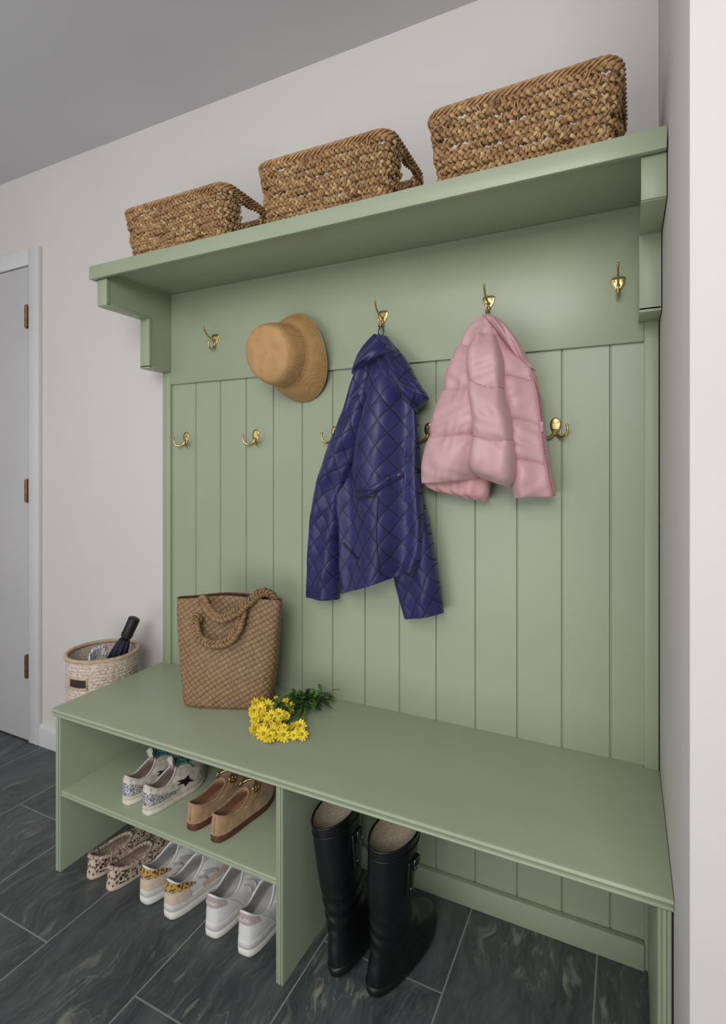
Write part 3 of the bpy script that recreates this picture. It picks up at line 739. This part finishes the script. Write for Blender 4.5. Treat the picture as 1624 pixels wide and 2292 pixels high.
# ------------------------------------------------ shoes
class Shoe:
    def __init__(s,L,W,z0,hc,hs,hf,ox0,ox1,ow,ef=1.5,gf=1.0,bul=.06,sexp=.6):
        s.__dict__.update(locals())
    def foot(s,phi,k=1.0):
        q=.5-.5*np.cos(phi); pr=np.interp(q,[0,.12,.3,.45,.6,.72,.86,1],[.72,.76,.76,.80,.93,1,.95,.75])
        sn=np.sin(phi); y=s.W/2*pr*np.sign(sn)*np.abs(sn)**s.sexp
        return s.L/2+(s.L*q-s.L/2)*k,y*k
    def U(s,phi,t,off=0):
        phi=np.asarray(phi,float); t=np.asarray(t,float)
        def f(phi,t):
            xs,ys=s.foot(phi); c=np.cos(phi); fw=(1-c)/2
            xo=s.L*((s.ox0+s.ox1)/2-(s.ox1-s.ox0)/2*c); yo=s.W*s.ow*np.sign(np.sin(phi))*np.abs(np.sin(phi))**.8
            zo=s.hs+(s.hc-s.hs)*np.maximum(c,0)**2+(s.hf-s.hs)*np.maximum(-c,0)**1.5
            e=np.clip(t,0,1)**s.ef; g=1-(1-np.clip(t,0,1))**(1+s.gf*fw); b=1+s.bul*np.sin(pi*t)
            lift=.012*s.L/.24*np.maximum(xs/s.L-.75,0)**2*12*(1-t)
            return np.stack([xs*(1-e)+xo*e,(ys*(1-e)+yo*e)*b,s.z0+(zo-s.z0)*g+lift],-1)
        P=f(phi,t)
        if off:
            h=1e-3; a=f(phi+h,t)-f(phi-h,t); tt=np.clip(t,.002,.998); b=f(phi,tt+h)-f(phi,tt-h); n=-np.cross(a,b); n/=np.linalg.norm(n,axis=-1)[...,None]+1e-12
            P=P+n*off
        return P
    def upper(s,N=72,M=22):
        ph=np.linspace(0,2*pi,N,endpoint=False); m=MB(); G=np.stack([s.U(ph,np.full(N,t)) for t in np.linspace(0,1,M)]); m.grid(G,closeu=True)
        m.tube(G[-1],.0030,6,closed=True); return m
    def lining(s,N=72):
        ph=np.linspace(0,2*pi,N,endpoint=False); O=s.U(ph,np.ones(N)); m=MB(); R=[O+np.array([0,0,.001])]
        c=O.mean(0); xs,ys=s.foot(ph,.9)
        for k in np.linspace(.1,1,8):
            q=O.copy(); q[:,:2]=c[:2]+(O[:,:2]-c[:2])*(.93)
            e=k**1.2*.85; tgt=np.stack([np.minimum(xs,s.L*.75),ys*.9,np.full(N,s.z0+.004)],-1)
            q=q*(1-e)+tgt*e; q[:,2]=O[:,2]*(1-k)+(s.z0+.004)*k; R.append(q)
        m.grid(np.stack(R),closeu=True,cap1=True); return m
    def sole(s,k=1.03,N=72,groove=0):
        ph=np.linspace(0,2*pi,N,endpoint=False); R=[]
        zs=[(0,.97),(.1,1),(.5,1.0),(.9,1),(1,.985),(1.02,.9)]
        if groove: zs=[(0,.97),(.1,1),(.40,1.01),(.44,.985),(.5,.985),(.54,1.01),(.9,1),(1,.985),(1.02,.9)]
        for z,kk in zs:
            x,y=s.foot(ph,k*kk); lift=.012*s.L/.24*np.maximum(x/s.L-.75,0)**2*12
            R.append(np.stack([x,y,np.maximum(z*(s.z0+.003),0)+lift],-1))
        m=MB(); m.grid(np.stack(R),closeu=True,cap0=True,cap1=True); return m
    def patch(s,m,p0,p1,t0,t1,off=.0015,n=20,k=8,mi=0,cut=None):
        ph=np.linspace(p0,p1,n)[None,:]; t=np.linspace(0,1,k)[:,None]
        tb=t1 if cut is None else cut(ph)
        TT=t0+(tb-t0)*t+0*ph
        m.grid(s.U(ph+0*t,TT,off),mi=mi); return m
    def seam(s,m,pts,r=.0009,off=.0008,n=30,mi=0):
        q=cr(pts,n); m.tube(s.U(q[:,0],q[:,1],off),r,5,mi=mi); return m
    def laces(s,m,n=5,ta=.97,tb=.55,w=.42,r=.0024):
        for i in range(n):
            t=ta+(tb-ta)*i/(n-1); t2=t-.05
            k=np.linspace(-1,1,13); P=s.U(pi+k*w,np.interp(k,[-1,1],[t,t2]),.0035); P[:,2]+=.003*(1-k**2); m.tube(P,r,6)
            if i<n-1:
                P=s.U(pi-k*w,np.interp(k,[-1,1],[t,t-(ta-tb)/(n-1)]),.003); P[:,2]+=.002*(1-k**2); m.tube(P,r*.9,6)
        return m
    def bow(s,m,r=.002):
        c=s.U(pi,.96,.006)
        for sg in (-1,1):
            m.tube(cr([c,c+[.004,sg*.018,.010],c+[.012,sg*.032,.004],c+[.016,sg*.022,-.004],c],24),r,6)
            m.tube(cr([c,c+[.012,sg*.012,.004],c+[.026,sg*.026,-.008],c+[.034,sg*.034,-.020]],20),r,6)
    def tongue(s,mat_,par,up=.028):
        m=MB(); w=np.linspace(-1,1,9); rows=[]
        for t in np.linspace(.62,1,6): rows.append(s.U(pi+w*.36,np.full(9,t),.0012))
        base=rows[-1]
        for k in (.35,.7,1.0):
            q=base.copy(); q[:,0]-=.010*k; q[:,2]+=up*k; q[:,1]*=1+.15*k; q[:,2]-=.004*w**2*(k==1.0); rows.append(q)
        G=np.stack(rows); G2=G.copy(); G2[:,:,0]-=.005; G2[:,:,2]-=.002
        m.grid(G); m.grid(G2); m.grid(np.stack([G[-1],G2[-1]])); return obj_from(m,'tongue',mat_,par)
def mapped(s,m,pts2,phi0,t0,sx,sy,off=.0025):
    V=[s.U(phi0+x*sx,t0+y*sy,off) for x,y in [(0,0)]+pts2]; n=len(pts2)
    m.add(V,[(0,1+i,1+(i+1)%n) for i in range(n)])
ZS=.2362
# star sneakers
sA=Shoe(.215,.079,.025,.072,.053,.080,.02,.47,.28,gf=1.4)
A=thing('star_sneaker','worn off-white sneaker with black star and silver glitter heel','shoe',group='star sneakers on the cubby shelf')
obj_from(sA.sole(groove=1,k=1.01),'sole',OFFS,A); obj_from(sA.upper(),'upper',OFFW,A); obj_from(sA.lining(),'lining',PINKT,A)
m=MB(); sA.patch(m,-1.35,1.35,0,.6,.0018,n=30,cut=lambda p:.22+.50*np.cos(p*1.1)**2); obj_from(m,'heel_counter',GLIT,A)
m=MB(); sA.patch(m,-.40,.40,.68,1.0,.0028); obj_from(m,'heel_tab',OFFW,A)
for sg in (-1,1):
    pt=[(math.cos(pi/2+i*pi/5)*(1 if i%2==0 else .42),math.sin(pi/2+i*pi/5)*(1 if i%2==0 else .42)) for i in range(10)]
    m=MB(); mapped(sA,m,pt,sg*1.76,.42,.27,.36,.0035); obj_from(m,'star_patch',BLACK,A)
sA.tongue(OFFW,A)
m=MB(); sA.laces(m,r=.002); sA.bow(m); obj_from(m,'laces',TEAL,A)
for sg in (-1,1):
    m=MB(); sA.patch(m,pi-sg*.40,pi-sg*.70,.55,1,.002,n=6); obj_from(m,'eyelet_panel',OFFW,A)
m=MB(); sA.patch(m,pi-.9,pi+.9,.0,.20,.0016); obj_from(m,'toe_cap',GLIT,A)
A.location=(-1.160,-.387,ZS); A.rotation_euler=(0,0,pi/2-.04); A.scale=(.98,1.0,1.08)
dup(A,(-1.245,-.380,ZS),(0,0,pi/2-.02))
# loafers
sB=Shoe(.238,.080,.016,.060,.046,.064,.02,.54,.31,ef=1.4,gf=1.7,bul=.03,sexp=.55)
Bt=thing('suede_loafer','tan suede loafer with gold horsebit','shoe',group='suede loafers on the cubby shelf')
obj_from(sB.sole(1.0),'sole',BROWNS,Bt)
obj_from(sB.upper(),'upper',SUEDE,Bt); obj_from(sB.lining(),'lining',INSOLE,Bt)
m=MB(); sB.seam(m,[(pi-1.5,.75),(pi-1.15,.55),(pi-.6,.42),(pi,.38),(pi+.6,.42),(pi+1.15,.55),(pi+1.5,.75)],.0022,.0005,60)
obj_from(m,'apron_seam',SUEDE,Bt)
m=MB(); sB.seam(m,[(0,.02),(0,.5),(0,1)],.0016); obj_from(m,'heel_seam',SUEDE,Bt)
m=MB(); sB.patch(m,pi-1.35,pi+1.35,.68,.93,.0034,n=30); obj_from(m,'saddle_strap',SUEDE,Bt)
m=MB(); k=np.linspace(-1,1,20); P=sB.U(pi+k*.62,np.full(20,.83),.008); m.tube(P,.0030,8)
for sg in (-1,1):
    c=sB.U(pi+sg*.62,.83,.008); a=np.linspace(0,2*pi,20,endpoint=False); m.tube(c+np.stack([.012*np.cos(a),.003*np.sin(a)*sg,.008*np.sin(a)],-1),.0024,6,closed=True)
obj_from(m,'horsebit',BRASS,Bt)
Bt.location=(-.922,-.387,ZS); Bt.rotation_euler=(0,0,pi/2-.03); Bt.scale=(.97,1,1.10)
dup(Bt,(-1.008,-.380,ZS),(0,0,pi/2-.03))
# leopard slippers
sC=Shoe(.228,.081,.010,.056,.040,.046,.03,.60,.33,ef=1.4,gf=1.6,bul=.03)
C=thing('leopard_slipper','leopard print slipper shoe with shearling lining','shoe',group='leopard slippers under the cubby shelf')
obj_from(sC.sole(1.0),'sole',LBEIGE,C); obj_from(sC.upper(),'upper',LEOP,C); obj_from(sC.lining(),'lining',FUZZ,C)
ph=np.linspace(0,2*pi,120,endpoint=False); m=MB(); q=sC.U(ph,np.ones(120)); q+=rng.normal(0,.0008,q.shape); m.tube(q,.0050,8,closed=True); obj_from(m,'fuzzy_collar',FUZZ,C)
C.location=(-1.286,-.402,.0003); C.rotation_euler=(0,0,pi/2-.09); C.scale=(1,1,1.10)
dup(C,(-1.372,-.398,.0003),(0,0,pi/2-.08))
# leopard heel sneakers
sD=Shoe(.242,.089,.038,.094,.070,.102,.02,.47,.29,gf=2.1,sexp=.52)
D=thing('running_sneaker','white and grey sneaker with leopard print heel','shoe',group='leopard heel sneakers under the cubby shelf')
obj_from(sD.sole(groove=1,k=1.02),'sole',SOLEW,D); obj_from(sD.upper(),'upper',WHITEL,D); obj_from(sD.lining(),'lining',LGREY,D)
m=MB(); sD.patch(m,-1.25,1.25,.52,.95,.0028,n=30); obj_from(m,'heel_collar',LEOPG,D)
m=MB(); sD.patch(m,-.95,.95,.0,.46,.0024,n=30); obj_from(m,'heel_overlay',LBEIGE,D)
for sg in (-1,1):
    m=MB(); sD.patch(m,sg*1.3,sg*2.3,.0,.26,.0022); obj_from(m,'side_overlay',LBEIGE,D)
    m=MB(); sD.patch(m,pi-sg*.38,pi-sg*.8,.5,1,.002,n=6); obj_from(m,'eyelet_panel',LGREY,D)
    m=MB()
    q=cr([(sg*1.50,.34),(sg*1.505,.58),(sg*1.51,.82),(sg*1.60,.66),(sg*1.72,.48),(sg*1.80,.34),(sg*1.805,.58),(sg*1.81,.82)],50); m.tube(sD.U(q[:,0],q[:,1],.0018),.0026,6); obj_from(m,'side_letter',LGREY,D)
sD.tongue(WHITEL,D); m=MB(); sD.laces(m); sD.bow(m); obj_from(m,'laces',WHITEL,D)
D.location=(-1.068,-.396,.0003); D.rotation_euler=(0,0,pi/2-.11); D.scale=(.98,1.0,1.03)
dup(D,(-1.162,-.390,.0003),(0,0,pi/2-.08))
# white court sneakers with heel word
sE=Shoe(.252,.096,.036,.102,.074,.112,.015,.47,.29,gf=2.1,sexp=.52)
E=thing('court_sneaker','white leather sneaker with dusty pink heel tab','shoe',group='white sneakers under the cubby shelf')
obj_from(sE.sole(groove=1,k=1.01),'sole',SOLEW,E); obj_from(sE.upper(),'upper',WHITEL,E); obj_from(sE.lining(),'lining',LGREY,E)
m=MB(); sE.patch(m,-.80,.80,.60,.98,.0024,n=30); obj_from(m,'heel_tab',PINKT,E)
for i in range(3):
    for sg in (-1,1):
        m=MB(); sE.seam(m,[(sg*(1.5+.17*i),.2),(sg*(1.62+.17*i),.5),(sg*(1.75+.17*i),.85)],.0022,.001,12); obj_from(m,'side_stripe',SOLEW,E)
for sg in (-1,1):
    m=MB(); sE.seam(m,[(sg*1.2,.0),(sg*1.05,.5),(sg*.95,1)],.0012); obj_from(m,'quarter_seam',SOLEW,E)
tc_=bpy.data.curves.new('heel_lettering','FONT'); tc_.body='adidas'; tc_.size=1; tc_.resolution_u=3; tc_.align_x='CENTER'; tc_.align_y='CENTER'; tc_.offset=.02
to=bpy.data.objects.new('tmp',tc_); COL.objects.link(to); bpy.context.view_layer.update()
tm=bpy.data.meshes.new_from_object(to.evaluated_get(bpy.context.evaluated_depsgraph_get())); bpy.data.objects.remove(to)
bm=bmesh.new(); bm.from_mesh(tm); bmesh.ops.triangulate(bm,faces=bm.faces); bmesh.ops.subdivide_edges(bm,edges=bm.edges,cuts=1,use_grid_fill=True); bm.to_mesh(tm); bm.free()
V=[sE.U(-v.co.x*.27,.79+v.co.y*.20,.0042) for v in tm.vertices]
m=MB(); m.add(V,[tuple(p.vertices) for p in tm.polygons]); obj_from(m,'heel_lettering',WHITEL,E)
sE.tongue(WHITEL,E); m=MB(); sE.laces(m); sE.bow(m); obj_from(m,'laces',WHITEL,E)
E.location=(-.822,-.396,.0003); E.rotation_euler=(0,0,pi/2+.04); E.scale=(.98,1,1.02)
dup(E,(-.928,-.392,.0003),(0,0,pi/2+.02))
# boots
Fb=thing('rain_boot','tall black rubber rain boot with side buckle strap','boot',group='rain boots under the bench')
Lb=.262; n=130; TB=.340
zs=[0,.006,.02,.045,.062,.078,.095,.115,.15,.21,.29,.325,TB]
fr=[.985,1.0,1.0,.98,.92,.80,.67,.57,.52,.515,.545,.565,.57]
bk_=[.025,.01,.01,.015,.03,.045,.050,.050,.040,.018,.003,.0,.0]
wd=[.040,.042,.043,.042,.040,.038,.037,.037,.039,.044,.048,.048,.0475]
def bring(z,k=0):
    f=np.interp(z,zs,fr)*Lb-k; b=np.interp(z,zs,bk_)*Lb+k; w=np.interp(z,zs,wd)-k
    a=np.linspace(0,2*pi,64,endpoint=False); ex=.85 if z<.1 else .95
    x=(f+b)/2+(f-b)/2*np.sign(np.cos(a))*np.abs(np.cos(a))**ex; sh=np.interp((x-b)/(f-b),[0,.3,.7,1],[.9,.95,1.03,.95]) if z<.09 else 1
    tp_=max(z-.2,0)/.14
    return np.stack([x,w*np.sign(np.sin(a))*np.abs(np.sin(a))**ex*sh*(1+.06*tp_*np.cos(a+.6)),np.full(64,z)+.006*tp_*np.cos(a)],-1)
zz=np.r_[np.linspace(0,.02,8),np.linspace(.024,TB,n)]; G=np.stack([bring(z) for z in zz])
for _ in range(8): G[2:-2]=(G[1:-3]+2*G[2:-2]+G[3:-1])/4
aa=np.linspace(0,2*pi,64,endpoint=False)
for i,z in enumerate(zz):
    wgt=math.exp(-((z-.125)/.045)**2)
    c=G[i].mean(0); d_=(G[i]-c)[:,:2]; d_/=np.linalg.norm(d_,axis=1)[:,None]+1e-9
    G[i,:,:2]+=d_*(wgt*.0020*np.sin(z*190+1.4*np.sin(aa*2)+1.2*np.cos(aa)))[:,None]
m=MB(); m.grid(G,closeu=True,cap0=True); m.tube(G[-1],.0024,8,closed=True); m.tube(bring(.318,-.0003),.0016,6,closed=True)
obj_from(m,'boot_body',RUBBER,Fb)
m=MB(); R=[]
for z,k in ((0.0002,.002),(.003,-.002),(.017,-.003),(.021,0.0015)):
    q=bring(max(z,.006),k); q[:,2]=z; R.append(q)
m.grid(np.stack(R),closeu=True,cap0=True)
obj_from(m,'sole',RUBBER,Fb)
m=MB(); m.grid(np.stack([bring(z,.0035) for z in np.linspace(TB,.06,30)]),closeu=True,cap1=True); obj_from(m,'lining',CREAM,Fb)
y0=-np.interp(.28,zs,wd)
m=MB(); m.box(.066,.108,y0-.005,y0+.006,.268,.288,.002); m.box(.062,.080,y0-.005,y0+.008,.215,.292,.002)
obj_from(m,'strap',RUBBER,Fb)
m=MB(); pp=[(.080,y0-.0065,.266),(.080,y0-.0065,.290),(.098,y0-.0065,.290),(.098,y0-.0065,.266)]; q=[]
for i in range(4):
    for k in range(4): q.append(np.array(pp[i])*(1-k/4)+np.array(pp[(i+1)%4])*k/4)
m.tube(q,.0014,6,closed=True); obj_from(m,'buckle',STEEL,Fb)
m=MB(); m.ball((.071,y0-.0055,.230),.0035,sc=(1,.5,1)); obj_from(m,'stud',STEEL,Fb)
Fb.location=(-.508,-.352,.002); Fb.rotation_euler=(.055,-.02,pi/2-.20)
dup(Fb,(-.600,-.352,.0045),(-.110,-.02,pi/2-.04))

# ------------------------------------------------ lights
def area(name,loc,target,size,power,col=(1,1,1),sy=None):
    l=bpy.data.lights.new(name,'AREA'); l.energy=power; l.size=size; l.color=col
    if sy: l.shape='RECTANGLE'; l.size_y=sy
    o=bpy.data.objects.new(name,l); COL.objects.link(o); o.location=loc
    o.rotation_euler=(Vector(target)-Vector(loc)).to_track_quat('-Z','Y').to_euler(); return o
area('window_light',(.3,-3.1,2.1),(-.8,0,1.0),1.3,41,(1,1,.995),.9)
area('side_window_light',(-3.2,-3.0,1.8),(-.8,0,1.2),1.2,7,(.98,.99,1))
area('overhead_fill',(-.6,-2.0,2.42),(-.6,-1.6,0),1.2,20,(1,.99,.98))  # added fill out of view, brightens the bench top from above
area('ceiling_uplight_fill',(-1.2,-2.9,.5),(-1.4,-1.6,2.4),1.8,32,(1,1,1))  # added uplight standing in for bounce, lifts the ceiling
w=bpy.data.worlds.new('world'); scene.world=w; w.use_nodes=True
w.node_tree.nodes['Background'].inputs[0].default_value=(.98,.98,1,1); w.node_tree.nodes['Background'].inputs[1].default_value=.25
